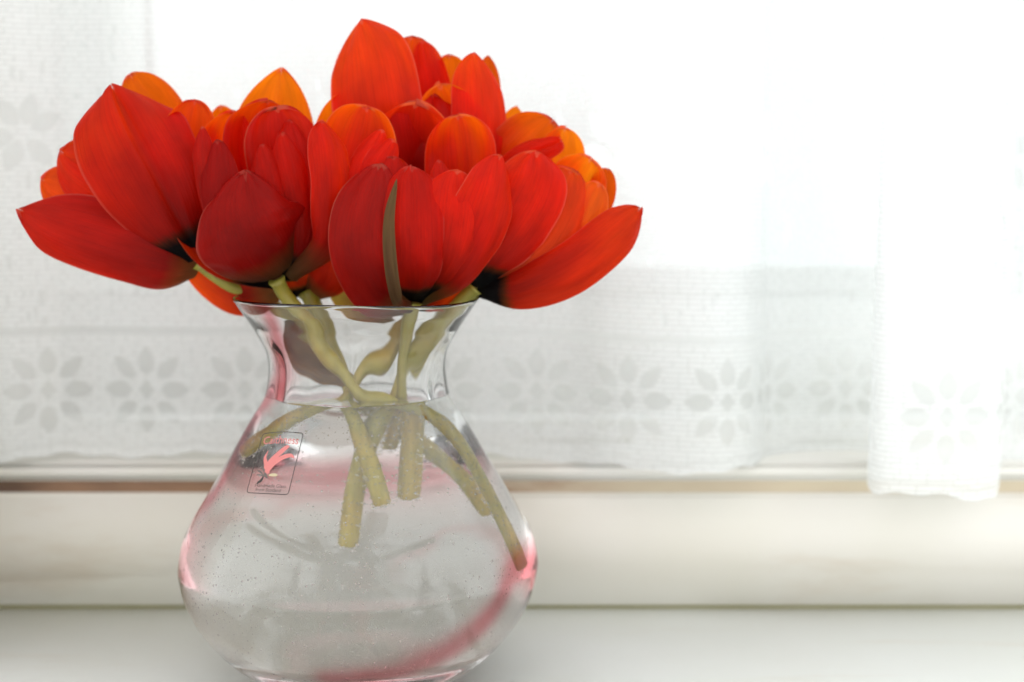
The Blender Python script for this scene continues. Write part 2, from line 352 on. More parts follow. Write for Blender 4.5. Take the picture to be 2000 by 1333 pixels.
# house across the street, seen as a pale pink patch through the lace
house = thing('brick_house', 'pale brick house across the street, faint behind the right lace panel', 'house', (2.2, 5.2, -1.5))
def brick_wall():
    m, nt, out = new_mat('pale_pink_brick')
    tc = N(nt, 'ShaderNodeTexCoord'); br = N(nt, 'ShaderNodeTexBrick', Scale=1.0); L(nt, tc.outputs['Object'], br.inputs[0])
    mpp = N(nt, 'ShaderNodeMapping'); mpp.inputs['Rotation'].default_value = (math.radians(90), 0, 0); L(nt, tc.outputs['Object'], mpp.inputs[0]); L(nt, mpp.outputs[0], br.inputs[0])
    br.inputs['Color1'].default_value = (.93, .85, .80, 1); br.inputs['Color2'].default_value = (.90, .80, .74, 1); br.inputs['Mortar'].default_value = (.8, .75, .7, 1)
    br.inputs['Brick Width'].default_value = .22; br.inputs['Row Height'].default_value = .075; br.inputs['Mortar Size'].default_value = .01
    d = N(nt, 'ShaderNodeBsdfDiffuse'); L(nt, br.outputs[0], d.inputs[0]); L(nt, d.outputs[0], out.inputs[0]); return m
M['brick'] = brick_wall()
dh = 5.8
box('wall', P(1874, 300, dh).x, P(1962, 300, dh).x + .8, yd(dh), yd(dh) + .6, P(1900, 512, dh).z, P(1900, 40, dh).z, M['brick'], house)

# ------------------------------------------------------------------ lace curtains
def leaf(x, y, cx, cy, ang, ln, wd):
    c, s = math.cos(ang), math.sin(ang)
    a = (x - cx) * c + (y - cy) * s; b = -(x - cx) * s + (y - cy) * c
    t = np.clip(a / ln, 0, 1)
    half = wd * np.sin(np.pi * t ** .85) ** .75
    return smooth_step(.0009, -.0005, np.abs(b) - half) * ((a > 0) & (a < ln))
def lace_open(s, z, motif0, pitch, zc, zline):
    o = np.zeros_like(s)
    sm = (s - motif0 + pitch / 2) % pitch - pitch / 2
    zz = z - zc
    for k in range(8):
        a = k * math.pi / 4; r0 = .0072 if k % 2 == 0 else .0080
        o = np.maximum(o, leaf(sm, zz, r0 * math.cos(a), r0 * math.sin(a), a, ( .0132 if k % 2 == 0 else .0138), .0040 if k % 2 == 0 else .0034))
    o = np.maximum(o, smooth_step(.0045, .0034, np.abs(sm) + np.abs(zz) * .75))
    o = np.maximum(o, .8 * smooth_step(.0022, .0014, np.abs(z - zline)))           # open line above the border
    # scattered spray in the field of the cloth
    rr = np.random.default_rng(3)
    for k in range(int(s.max() / .075) + 1):
        for q in range(4):
            cx = k * .092 + (q % 2) * .046 + rr.normal() * .002 - .02; cz = zline + .085 + q * .105 + rr.normal() * .002
            m = (np.abs(s - cx) < .03) & (np.abs(z - cz) < .03)
            if not m.any(): continue
            for t in (.5, 1.3, 2.2, 3.4, 4.3, 5.4):
                o[m] = np.maximum(o[m], .9 * leaf(s[m], z[m], cx + .004 * math.cos(t), cz + .004 * math.sin(t), t, .015, .0042))
    for k in range(900):                                                              # little ladder faults
        cx, cz = rr.random() * s.max(), zline + rr.random() * .4
        m = (np.abs(s - cx) < .0009) & (np.abs(z - cz) < rr.choice([.001, .002, .003]))
        o[m] = np.maximum(o[m], .75)
    return o
def curtain(name, path, ztop, hem, zoff, label, motif0, hem_wave=.0012):
    pts = catmull([(P(px, 600, d).x, yd(d)) for px, d in path], 1400)
    seg = np.r_[0, np.cumsum(np.hypot(*np.diff(pts, axis=0).T))]
    step = .0007
    s = np.arange(0, seg[-1], step); x = np.interp(s, seg, pts[:, 0]); y = np.interp(s, seg, pts[:, 1])
    nz = int((ztop - .06) / .0008); tt = np.linspace(0, 1, nz)
    zh = np.interp(x, *zip(*hem)); zh = zh + hem_wave * np.sin(s * 95) + .0006 * np.sin(s * 310)
    off = np.interp(x, *zip(*zoff))
    Sg, T = np.meshgrid(s, tt); Z = zh[None, :] + (ztop - zh[None, :]) * T
    sway = .0025 * np.sin(Sg * 60 + Z * 14) * np.clip((Z - .07) * 6, 0, 1)
    X = x[None, :] + .0035 * np.sin(Z * 9 + Sg * 7) * (Z - .06) * 3
    Y = y[None, :] + sway + 0.0 * Z
    zp = Z - off[None, :]
    op = lace_open(Sg.ravel(), zp.ravel(), motif0, .0463, .0995, .1275)
    hemd = (Z - zh[None, :]).ravel()
    op = np.where(hemd < .0035, 0.0, op)
    op = np.maximum(op, .35 * ((hemd > .0035) & (hemd < .006)))
    v = np.stack([X.ravel(), Y.ravel(), Z.ravel()], 1)
    n, mrows = len(s), nz
    idx = np.arange(n * mrows).reshape(mrows, n)
    f = np.stack([idx[:-1, :-1], idx[:-1, 1:], idx[1:, 1:], idx[1:, :-1]], -1).reshape(-1, 4)
    me = bpy.data.meshes.new(name)
    me.vertices.add(len(v)); me.vertices.foreach_set('co', v.ravel().astype(np.float32))
    me.loops.add(f.size); me.loops.foreach_set('vertex_index', f.ravel().astype(np.int32))
    me.polygons.add(len(f)); me.polygons.foreach_set('loop_start', (np.arange(len(f)) * 4).astype(np.int32))
    me.update(calc_edges=True)
    uvl = me.uv_layers.new(name='UVMap'); uvv = np.stack([Sg.ravel(), zp.ravel()], 1)[f.ravel()]
    uvl.data.foreach_set('uv', uvv.ravel().astype(np.float32))
    attr(me, 'open', op)
    o = link(name, me, M['lace']); tag(o, label, 'curtain', 'lace net curtains'); return o
xa = lambda px: P(px, 600, .65).x
curtain('lace_curtain',
        [(-220, .668), (-60, .660), (10, .6555), (75, .6615), (180, .667), (330, .664), (520, .6675), (760, .664), (960, .667), (1100, .661),
         (1190, .648), (1300, .640), (1400, .638), (1460, .646), (1488, .662), (1505, .678), (1570, .690), (1640, .694), (1720, .690), (1770, .680)],
        .52, [(xa(-200), .0715), (xa(400), .0725), (xa(1000), .0712), (xa(1180), .070), (xa(1480), .069), (xa(1530), .0682), (xa(1900), .068)],
        [(xa(0), .0042), (xa(1000), .0035), (xa(1500), .001)],
        'wide lace net panel hanging behind the vase, its flowered hem resting on the ledge', .0195 + (wx(100, .663) - wx(-220, .668)) - .0195)
curtain('lace_curtain',
        [(1712, .668), (1703, .640), (1708, .620), (1735, .610), (1800, .606), (1880, .605), (1940, .610), (1962, .622), (1964, .650), (1975, .667), (2050, .664), (2180, .668)],
        .52, [(xa(1700), .066), (xa(1800), .0645), (xa(1860), .0628), (xa(1960), .066), (xa(2200), .068)],
        [(xa(1700), 0.0), (xa(2200), .001)],
        'narrow folded lace net panel at the far right, hanging lower over the riser', .0865)

# ------------------------------------------------------------------ vase
vx = P(701, 950).x
VY = 0.0
def zpx(y): return P(701, y).z
outer = [(166, 1312), (180, 1309), (204, 1301), (234, 1285), (268, 1259), (302, 1223), (328, 1185), (344, 1148), (353, 1108), (353, 1085), (342, 1040), (322, 1003),
         (300, 968), (277, 930), (254, 893), (230, 852), (206, 812), (190, 788), (180, 768), (174.5, 740), (172.5, 712), (177, 684), (189, 660), (206, 632), (224, 606), (240, 583)]
oc = catmull([(r * S, zpx(y)) for r, y in outer], 150)
oz0 = oc[0][1]; oc[:, 1] -= 0
zs = oc[:, 1]; rs = oc[:, 0]
FOOT = min(zs)
# thickness of the glass
def thick(z):
    return np.interp(z, [0, .012, .03, .06, .10, .125, .143, .149], [.0050, .0040, .0032, .0030, .0028, .0026, .0022, .0014])
n_th = 180; th = np.linspace(0, 2 * np.pi, n_th, endpoint=False)
def r_outer(z, t):
    return np.interp(z, zs, rs) * (1 + .0025 * np.sin(2 * t + 1) + .0018 * np.sin(3 * t + z * 40))
def r_inner(z, t):
    neck = np.exp(-((z - .115) / .022) ** 2)
    rib = .00055 * np.sin(9 * t + 25 * z) + .00035 * np.sin(14 * t - 30 * z + 1)
    wav = .00016 * np.sin(5 * t + 60 * z) + .00012 * np.sin(11 * t - 45 * z)
    return r_outer(z, t) - thick(z) + neck * rib + wav
z_rim = zs.max(); z_in0 = FOOT + .0065
def ring(r, z, t): return np.stack([vx + r * np.cos(t), VY + r * np.sin(t), np.full_like(t, z) if np.isscalar(z) else z], 1)
V = []; rows = 0
def rim_z(t): return .0006 * np.sin(2 * t + .4) + .0004 * np.sin(3 * t)
# underside: centre out, then wall up, over the rim, down inside, to the inner centre
zfloor = .0006
prof_o = [(r, None) for r in (.002, .012, .022)]
for r in (.003, .014, .024): V.append(ring(np.full_like(th, r), FOOT + .0018 - (r / .024) ** 2 * .0010, th)); rows += 1
V.append(ring(np.full_like(th, .0318), FOOT - .0002, th)); rows += 1
for z in np.linspace(FOOT, z_rim, 170):
    wv = smooth_step(.1, z_rim, z)
    V.append(ring(r_outer(z, th), z + rim_z(th) * wv, th)); rows += 1
tR = thick(z_rim)
for a in (.35, .8, 1.4, 2.0, 2.6):
    r = r_outer(z_rim, th) - tR / 2 + math.cos(a) * tR / 2; V.append(ring(r, z_rim + math.sin(a) * tR / 2 + rim_z(th), th)); rows += 1
zi = np.linspace(z_rim - .0004, z_in0 + .0012, 165)
def r_in_floor(z, t):
    # inner bowl rounds to a floor
    k = np.clip((z - z_in0) / .014, 0, 1); rr = r_inner(np.maximum(z, z_in0), t)
    return rr * np.sqrt(1 - (1 - k) ** 2.2 * .9)
for z in zi:
    wv = smooth_step(.1, z_rim, z)
    V.append(ring(r_in_floor(z, th), z + rim_z(th) * wv, th)); rows += 1
rl = float(np.mean(r_in_floor(z_in0 + .0012, th)))
for k in (.8, .5, .2, .03): V.append(ring(np.full_like(th, rl * k), z_in0 + .0012 * k * k - .0001, th)); rows += 1
V = np.concatenate(V)
V[:, 2] -= V[:, 2].min()                     # stand the foot on the sill
DZ = -(FOOT - .0002)
fs = grid_faces(n_th, rows, wrap=True)
nlast = rows * n_th
fs.append(tuple(range(n_th - 1, -1, -1))); fs.append(tuple(range(nlast - n_th, nlast)))
vase = thing('glass_vase', 'round bellied clear glass vase with a pink swirl and a printed label', 'vase', (vx, VY, 0))
me = mesh('vase_body', V, fs)
body = link('vase_body', me, M['glass'], vase)
# pink streak: a spiral band in the glass
bvh = BVHTree.FromPolygons([tuple(v) for v in V], fs)
def hitv(px, py):
    r = ray(px, py).normalized(); h, n_, i_, d_ = bvh.ray_cast(CAM, r)
    return tuple(h) if h is not None else None
path3 = [hitv(*q) for q in ((640, 1329), (700, 1327), (760, 1320), (820, 1302), (880, 1272), (930, 1232), (975, 1180), (1008, 1110))]
for a, ypx in ((0, 1088), (30, 1075), (60, 1062), (90, 1046), (120, 1030), (150, 1010), (178, 985), (200, 950)):
    z = zpx(ypx); t = math.radians(a); r = float(r_outer(z, t)); path3.append((vx + r * math.cos(t), r * math.sin(t), z + DZ))
path3 += [hitv(*q) for q in ((440, 925), (478, 850), (516, 790), (541, 748), (545, 700), (538, 655), (522, 612), (508, 592))]
sp3 = catmull([q for q in path3 if q], 400)
dist = np.min(np.linalg.norm(V[:, None, :] - sp3[None, ::2, :], axis=2), axis=1)
wid = (.0058 + .0045 * smooth_step(-.02, .03, V[:, 1])) * (1 + .35 * np.sin(V[:, 2] * 160) * np.cos(np.arctan2(V[:, 1], V[:, 0] - vx) * 3))
pink = np.exp(-(dist / wid) ** 2) * np.where((V[:, 0] < vx - .05) & (V[:, 2] < .06), .45, 1.0)
attr(me, 'pink', pink)

# water
WL = zpx(770) + DZ
zw = np.linspace(z_in0 + .0012, WL - DZ, 150)
W = []; nr = 0; e = .00012
for k in (.03, .3, .6, .85): W.append(ring(np.full_like(th, rl * k), z_in0 + .0012 * k * k - .0003 + DZ, th)); nr += 1
for z in zw: W.append(ring(r_in_floor(z, th) + e, z + DZ, th)); nr += 1
rw = r_in_floor(WL - DZ, th)
for q in (.0004, .0012, .0022, .004, .008, .014, .022):
    W.append(ring(rw - q, WL - .0011 * (1 - math.exp(-q / .0013)), th)); nr += 1
W = np.concatenate(W)
fw = grid_faces(n_th, nr, wrap=True); nl = nr * n_th
fw.append(tuple(range(n_th - 1, -1, -1))); fw.append(tuple(range(nl - n_th, nl)))
water = thing('water', 'clear fizzy looking water filling the belly of the vase up to the neck', 'water', (vx, VY, z_in0 + DZ))
link('water_body', mesh('water_body', W, fw), M['water'], water)

# ------------------------------------------------------------------ label printed on the glass
def on_vase(px, py, off=.00018):
    r = ray(px, py).normalized(); hit, nrm, idx, dist_ = bvh.ray_cast(CAM, r)
    if hit is None: return None
    if nrm.dot(r) > 0: nrm = -nrm
    return hit + nrm * off
TL, TR, BR, BL = (519, 848), (598, 847), (568, 967), (487, 963)
def lab(u, v):                                # u right, v down, both 0..1
    v = max(v, -.1); top = (TL[0] + (TR[0] - TL[0]) * u, TL[1] + (TR[1] - TL[1]) * u - 3 * math.sin(math.pi * u)); bot = (BL[0] + (BR[0] - BL[0]) * u, BL[1] + (BR[1] - BL[1]) * u)
    return on_vase(top[0] + (bot[0] - top[0]) * v, top[1] + (bot[1] - top[1]) * v)
sticker = thing('printed_mark', 'small framed pink and black maker mark on the front of the vase', 'label', on_vase(543, 905))
del sticker['category'], sticker['label']
bpy.data.objects.remove(sticker)
mark = bpy.data.objects.new('maker_label', None); col.objects.link(mark); mark.parent = vase; mark.empty_display_size = .01
def ribbon(name, pts, width, mat, closed=False, taper=None):
    v = []; f = []; n = len(pts)
    for i, (u, w_) in enumerate(pts):
        a = pts[(i - 1) % n] if (closed or i > 0) else pts[i]; b = pts[(i + 1) % n] if (closed or i < n - 1) else pts[i]
        dx, dy = (b[0] - a[0]) * 80, (b[1] - a[1]) * 118; l = math.hypot(dx, dy) or 1
        hw = width * (taper(i / (n - 1)) if taper else 1)
        nx, ny = -dy / l * hw / 80, dx / l * hw / 118
        v += [lab(u + nx, w_ + ny), lab(u - nx, w_ - ny)]
    for i in range(n if closed else n - 1):
        j = (i + 1) % n; f.append((2 * i, 2 * i + 1, 2 * j + 1, 2 * j))
    return link(name, mesh(name, v, f), mat, mark)
fr = []
for k in range(200):
    t = k / 200 * 4; i = int(t); t -= i; rr = .07
    e_ = [(0, 0), (1, 0), (1, 1), (0, 1), (0, 0)]
    a, b = e_[i], e_[i + 1]; u, v_ = a[0] + (b[0] - a[0]) * t, a[1] + (b[1] - a[1]) * t
    # round the corners
    cu = min(max(u, rr), 1 - rr); cv = min(max(v_, rr * .67), 1 - rr * .67); du, dv = u - cu, v_ - cv
    if du and dv:
        l = math.hypot(du / rr, dv / (rr * .67)); u, v_ = cu + du / l, cv + dv / l
    fr.append((u, v_))
ribbon('label_frame', fr, .75, M['ink'], closed=True)
def text(name, s, u0, u1, vbase, vheight, mat, slant=0):
    cu = bpy.data.curves.new(name, 'FONT'); cu.body = s; cu.resolution_u = 4; o = bpy.data.objects.new(name, cu); col.objects.link(o)
    dg = bpy.context.evaluated_depsgraph_get(); me0 = bpy.data.meshes.new_from_object(o.evaluated_get(dg)); bpy.data.objects.remove(o)
    xs = [v.co.x for v in me0.vertices]; x0, x1 = min(xs), max(xs)
    ys = [v.co.y for v in me0.vertices]; hmax = max(ys)
    for v in me0.vertices:
        u = u0 + (v.co.x - x0) / (x1 - x0) * (u1 - u0); q = vbase - v.co.y / hmax * vheight
        v.co = lab(u, q)
    me0.update(); return link(name, me0, mat, mark, smooth=False)
text('lettering', 'Caithness', .07, .93, .185, .125, M['ink_pink'])
text('lettering', 'Handmade Glass', .16, .90, .895, .052, M['ink'])
text('lettering', 'from Scotland', .20, .80, .965, .052, M['ink'])
def stroke(p, wdt, mat, n=18, tp=lambda t: math.sin(math.pi * min(1, t * .9 + .1)) ** .7):
    ribbon('emblem_stroke', [tuple(q) for q in catmull(p, n)], wdt, mat, taper=tp)
stroke([(.33, .66), (.36, .50), (.52, .36), (.68, .245), (.75, .235)], 5.0, M['ink_pink'])
stroke([(.36, .66), (.46, .52), (.62, .42), (.82, .37), (.93, .41)], 4.6, M['ink_pink'])
stroke([(.35, .68), (.30, .54), (.22, .42), (.25, .30)], 5.6, M['ink_pink'], tp=lambda t: 1.1 - t)
stroke([(.80, .375), (.88, .37)], 1.4, M['ink_pink'])
stroke([(.19, .56), (.28, .63), (.36, .72), (.43, .755)], 2.4, M['ink_grey'])
stroke([(.11, .62), (.22, .66), (.34, .735)], 1.6, M['ink_grey'])
stroke([(.12, .70), (.22, .70), (.32, .73)], 1.3, M['ink_grey'])
stroke([(.30, .72), (.27, .79), (.22, .82), (.18, .855)], 2.6, M['ink'])
stroke([(.42, .70), (.55, .695), (.64, .70)], 3.0, M['ink_gold'])

# ------------------------------------------------------------------ tulips
def petal(parent, pts, Wd, cup=.8, yaw=0, vm=.5, bw=.3, tip=.75, crease=.12, mat='petal', curl=0.0, notch=0.0, ruf=1.0, seed=None, label=None, roll=0.0, hood=.2, pw=3.4):
    seed = (abs(int(pts[-1][0] * 13 + pts[-1][1] * 7)) % 997) if seed is None else seed
    nu, nv = 25, 40
    ts = [1 - (1 - j / (nv - 1)) ** 1.6 for j in range(nv)]
    a_, b_ = np.array(pts[-2], float), np.array(pts[-1], float); k_ = .035 * Wd * 1.6 / max(1.0, float(np.linalg.norm((b_ - a_)[:2])))
    pts = list(pts[:-1]) + [tuple(b_ + (b_ - a_) * k_)]
    fine = catmull([tuple(Q(*p)) for p in pts], 400)
    C3 = np.stack([np.interp(ts, np.linspace(0, 1, 400), fine[:, k]) for k in range(3)], 1)
    T = np.gradient(C3, axis=0); T /= np.linalg.norm(T, axis=1)[:, None]
    v = []; uvs = []
    prevS = None
    yw = yaw if isinstance(yaw, (list, tuple)) else (yaw, yaw)
    for j in range(nv):
        t = ts[j]; c = Vector(C3[j]); tg = Vector(T[j])
        toc = (CAM - c).normalized()
        sd = tg.cross(toc)
        if sd.length < .25 and prevS is not None: sd = prevS.copy()
        sd.normalize()
        if prevS is not None: sd = (sd * .5 + prevS * .5).normalized(); sd = (sd - tg * sd.dot(tg)).normalized()
        prevS = sd.copy()
        sd = Matrix.Rotation(math.radians(yw[0] + (yw[1] - yw[0]) * t), 3, tg) @ sd
        nm = sd.cross(tg).normalized()
        if t < vm: prof = bw + (1 - bw) * math.sin(math.pi / 2 * t / vm) ** 1.1
        else: prof = max(0.0, 1 - ((t - vm) / (1 - vm)) ** pw) ** (tip * .85)
        hw = max(prof, .012) * Wd * .5 * S
        cu = cup * (1.25 - .55 * t + .9 * max(0.0, (t - .78) / .22) ** 2)
        al = abs(cu) + 1e-3; Rr = hw / al * 1.12
        for i in range(nu):
            u = -1 + 2 * i / (nu - 1)
            asym = 1 + (.10 if (seed % 2) else -.10) * u * math.sin(math.pi * t)
            x = Rr * math.sin(al * u) * asym; z = Rr * (math.cos(al * u) - 1) * (1 if cu >= 0 else -1)
            z -= crease * hw * math.exp(-(u / .10) ** 2) * (t * .8 + .2) * (1 if cu >= 0 else -1) * .5
            nn = noise.noise(Vector((u * 1.6 + seed, t * 3.0, seed * .37))) ; n2 = noise.noise(Vector((u * 4 + seed, t * 7.0, 5 + seed * .21)))
            z += ruf * Wd * S * (.085 * nn + .034 * n2 + .018 * math.sin(t * 17 + seed + (2 if u > 0 else 0)) * abs(u) ** 3) * (.3 + abs(u)) * min(1, t * 3)
            edge = max(0.0, abs(u) - .7) / .3
            z += roll * hw * edge ** 2 * .5
            dt = 0.0
            shift = -(notch + .055) * Wd * S * math.exp(-(u / .15) ** 2) * max(0.0, (t - .82) / .18)
            shift += Wd * S * (.07 * noise.noise(Vector((u * 3.3, seed, 9))) + .03 * noise.noise(Vector((u * 9, seed, 4)))) * max(0.0, (t - .6) / .4)
            z -= (1 if cu >= 0 else -1) * Wd * .5 * S * (hood * (max(0.0, t - .74) / .26) ** 2.2)
            q = c + sd * (x * (1 + .06 * nn)) + nm * (z + dt * hw) + tg * shift
            v.append(q); uvs.append((i / (nu - 1), t))
    f = grid_faces(nu, nv)
    me = mesh('petal', v, f)
    uvl = me.uv_layers.new(name='UVMap')
    for lp in me.loops: uvl.data[lp.index].uv = uvs[lp.vertex_index]
    o = link('petal', me, M[mat], parent)
    if label: o['label'] = label
    return o
def stem(parent, pts, r0, r1, label=None, nseg=40, ns=18):
    C3 = catmull([tuple(Q(*p)) for p in pts], nseg); T = np.gradient(C3, axis=0)
    v = []; up = Vector((0, 1, .1))
    for j in range(nseg):
        tg = Vector(T[j]).normalized(); a = tg.cross(up).normalized(); b = tg.cross(a).normalized(); t = j / (nseg - 1)
        rr = .88 * (r0 + (r1 - r0) * t) * S * (1 + .05 * noise.noise(Vector((pts[0][0], t * 6, 2))))
        if j == 0: rr *= 1.25
        for i in range(ns):
            an = 2 * math.pi * i / ns; r_ = rr * (1 + .05 * math.cos(3 * an + 1))
            if j == nseg - 1: r_ *= .97
            v.append(Vector(C3[j]) + (a * math.cos(an) + b * math.sin(an)) * r_)
    f = grid_faces(ns, nseg, wrap=True)
    # cut end, slightly domed
    base = (nseg - 1) * ns; tg = Vector(T[-1]).normalized()
    for i in range(ns): v.append(Vector(C3[-1]) + (v[base + i] - Vector(C3[-1])) * .78 + tg * rr * .16)
    n0 = len(v) - ns
    for i in range(ns): f.append((base + i, base + (i + 1) % ns, n0 + (i + 1) % ns, n0 + i))
    f.append(tuple(n0 + i for i in range(ns))); f.append(tuple(range(ns - 1, -1, -1)))
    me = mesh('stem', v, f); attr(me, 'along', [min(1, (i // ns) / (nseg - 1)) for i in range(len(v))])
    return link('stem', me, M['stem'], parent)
def pistil(parent, x, y, d):
    # pale green pistil with six dark stamens, down inside the cup
    a, b = Q(x, y, d), Q(x, y - 70, d)
    v = []; f = []
    def tube(p0, p1, ra, rb, n=8):
        ax = (p1 - p0).normalized(); s1 = ax.orthogonal().normalized(); s2 = ax.cross(s1); o_ = len(v)
        for k, (c, r) in enumerate(((p0, ra), (p0.lerp(p1, .5), (ra + rb) / 2), (p1, rb), (p1 + ax * rb * .6, rb * .5))):
            for i in range(n): v.append(c + (s1 * math.cos(2 * math.pi * i / n) + s2 * math.sin(2 * math.pi * i / n)) * r)
        f.extend(grid_faces(n, 4, True, o_)); f.append(tuple(o_ + 3 * n + i for i in range(n)))
    tube(a, b, 10 * S, 8 * S)
    link('pistil', mesh('pistil', v, f), M['stem'], parent)
    v = []; f = []
    for k in range(6):
        t = k * math.pi / 3; o_ = Vector((math.cos(t), math.sin(t), 0)) * 20 * S
        v = []; f = []
        tube(a + o_ * .4, a + (b - a) * .95 + o_, 2.5 * S, 4.5 * S)
        link('stamen', mesh('stamen', v, f), M['ink'], parent)

G_ = 'red tulips in the glass vase'
def tulip(label, base): return thing('tulip', label, 'tulip', Q(*base), G_)

# --- A: far left bloom
A = tulip('leftmost tulip, wide open red bloom leaning out to the left of the vase', (388, 513, 0))
stem(A, [(386, 512, 6), (445, 555, 30), (525, 592, 62), (588, 650, 70), (640, 720, 50), (676, 790, 0), (712, 900, -40), (738, 1003, -55)], 16, 17)
petal(A, [(390, 516, 8), (325, 512, -40), (225, 482, -70), (118, 446, -62), (42, 412, -45)], 150, cup=.75, vm=.36, bw=.42, hood=.08, tip=.8, mat='petal_dull_shaded', yaw=(-6, -6), label='lowest petal, dull dark red outside')
petal(A, [(388, 508, 15), (255, 445, 0), (150, 388, -8), (82, 352, -5)], 95, cup=.5, vm=.6, tip=.6, yaw=-10, mat='petal_plain')
petal(A, [(390, 503, 12), (305, 432, -22), (205, 358, -38), (118, 298, -30)], 138, cup=.55, vm=.6, tip=.52, crease=.3, yaw=-8, notch=.0)
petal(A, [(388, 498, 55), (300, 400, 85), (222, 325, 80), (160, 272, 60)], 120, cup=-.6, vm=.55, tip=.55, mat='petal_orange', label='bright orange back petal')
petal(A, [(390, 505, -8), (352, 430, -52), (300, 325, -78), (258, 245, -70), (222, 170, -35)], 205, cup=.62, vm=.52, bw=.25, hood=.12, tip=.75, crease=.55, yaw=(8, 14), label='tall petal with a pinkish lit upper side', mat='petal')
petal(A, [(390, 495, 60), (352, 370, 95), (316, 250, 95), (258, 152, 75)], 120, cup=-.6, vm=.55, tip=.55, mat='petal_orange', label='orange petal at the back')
pistil(A, 360, 470, 20)

# --- G: bloom behind
G = tulip('half hidden tulip low behind the two front blooms, showing its black base', (602, 578, 60))
stem(G, [(600, 572, 62), (622, 620, 50), (640, 690, 40), (690, 780, 45), (770, 880, 70), (840, 960, 85), (890, 1040, 80)], 19, 15)
petal(G, [(606, 580, 58), (636, 548, 20), (655, 490, 15), (668, 410, 40)], 95, cup=.6, vm=.45, bw=.4, mat='petal_plain', yaw=10, label='pale pinkish lower petal')
petal(G, [(600, 578, 60), (588, 540, 45), (582, 470, 50), (585, 380, 80)], 110, cup=.6, vm=.45, bw=.4)
petal(G, [(600, 575, 80), (520, 480, 150), (455, 330, 170), (432, 212, 150)], 90, cup=-.5, tip=.5)

# --- B: left of centre, facing us
B = tulip('front left tulip, crowded red bloom facing the camera with a blunt notched front petal', (552, 556, -8))
stem(B, [(540, 548, -25), (558, 580, -12), (600, 630, -25), (630, 690, -45), (700, 765, -55), (800, 810, -45), (868, 870, -30), (920, 970, -30), (966, 1112, -12)], 16, 17)
petal(B, [(555, 552, 25), (548, 400, 85), (542, 255, 90), (549, 143, 60)], 165, cup=-.6, vm=.5, hood=.05, tip=.75, pw=2.0, mat='petal_orange', crease=.25, label='orange back petal standing tallest')
petal(B, [(552, 555, 18), (485, 575, 25), (425, 540, 35), (382, 470, 40), (362, 380, 40)], 105, cup=.6, vm=.4, bw=.4, mat='petal_plain')
petal(B, [(552, 550, 8), (440, 505, -5), (385, 420, -10), (362, 310, 0), (376, 203, 10)], 122, cup=-.75, yaw=(-12, 14), vm=.6, tip=.5, mat='petal', label='left petal with glowing inside')
petal(B, [(556, 548, 20), (490, 430, 28), (448, 320, 20), (455, 222, 8)], 110, cup=-.8, vm=.6, tip=.55)
petal(B, [(556, 548, 30), (532, 400, 40), (515, 290, 28), (523, 201, 8)], 140, cup=-.8, vm=.6, tip=.5)
petal(B, [(562, 548, 12), (572, 420, 10), (560, 320, -10), (543, 219, -12)], 140, cup=-.85, vm=.65, tip=.45, mat='petal_dull_shaded', roll=-.6)
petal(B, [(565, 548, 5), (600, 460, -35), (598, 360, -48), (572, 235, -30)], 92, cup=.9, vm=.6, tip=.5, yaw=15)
petal(B, [(545, 548, -15), (440, 490, -55), (404, 395, -72), (392, 310, -78), (393, 250, -66)], 50, cup=1.5, vm=.6, tip=.45, mat='petal_dull_shaded', yaw=-18)
petal(B, [(550, 548, -15), (455, 490, -75), (425, 390, -95), (424, 278, -82)], 80, cup=1.15, vm=.6, tip=.45, mat='petal_dull_shaded', yaw=-10)
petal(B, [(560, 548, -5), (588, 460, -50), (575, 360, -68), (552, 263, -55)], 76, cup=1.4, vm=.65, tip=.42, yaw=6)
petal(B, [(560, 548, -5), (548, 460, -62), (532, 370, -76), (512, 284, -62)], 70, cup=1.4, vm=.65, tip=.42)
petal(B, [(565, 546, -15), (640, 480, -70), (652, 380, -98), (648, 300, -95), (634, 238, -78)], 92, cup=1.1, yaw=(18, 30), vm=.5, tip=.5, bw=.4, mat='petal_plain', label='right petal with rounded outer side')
petal(B, [(560, 528, -22), (532, 495, -85), (506, 450, -118), (488, 402, -122), (480, 346, -104)], 222, cup=.8, hood=.06, vm=.34, bw=.72, tip=.62, pw=2.0, crease=.22, mat='petal_dull_shaded', notch=.03, label='blunt front petal, dusky red, notched tip')
pistil(B, 535, 420, 0)

# --- D: top bloom
Dd = tulip('topmost tulip, tall red orange bloom behind the centre one', (832, 430, 110))
stem(Dd, [(832, 432, 110), (826, 520, 100), (800, 610, 75), (745, 700, 20), (640, 800, -35), (560, 858, -45), (505, 900, -40)], 18, 17)
petal(Dd, [(826, 432, 130), (740, 320, 150), (692, 200, 150), (683, 85, 140)], 80, cup=-.6, mat='petal_orange')
petal(Dd, [(838, 432, 130), (828, 300, 115), (812, 180, 112), (803, 77, 100)], 92, cup=.5, vm=.65, tip=.45)
petal(Dd, [(842, 432, 130), (862, 300, 105), (850, 190, 108), (827, 84, 100)], 76, cup=.6, vm=.6, tip=.6, yaw=8)
petal(Dd, [(842, 432, 140), (872, 300, 150), (880, 200, 150), (878, 112, 130)], 100, cup=-.5, vm=.6, tip=.6, mat='petal_orange')
petal(Dd, [(848, 432, 140), (925, 320, 145), (950, 210, 145), (953, 112, 130)], 60, cup=-.5, mat='petal_orange')
petal(Dd, [(832, 432, 100), (778, 340, 45), (744, 215, 12), (728, 115, 15), (706, 45, 42)], 172, cup=.72, vm=.5, bw=.25, hood=.12, tip=.62, pw=2.3, crease=.14, yaw=-4, label='broad front petal with a dark pointed tip')
petal(Dd, [(842, 432, 105), (916, 350, 62), (936, 235, 52), (928, 109, 62)], 112, hood=.06, cup=.75, yaw=(14, 26), vm=.55, tip=.62, label='right petal, tip orange')
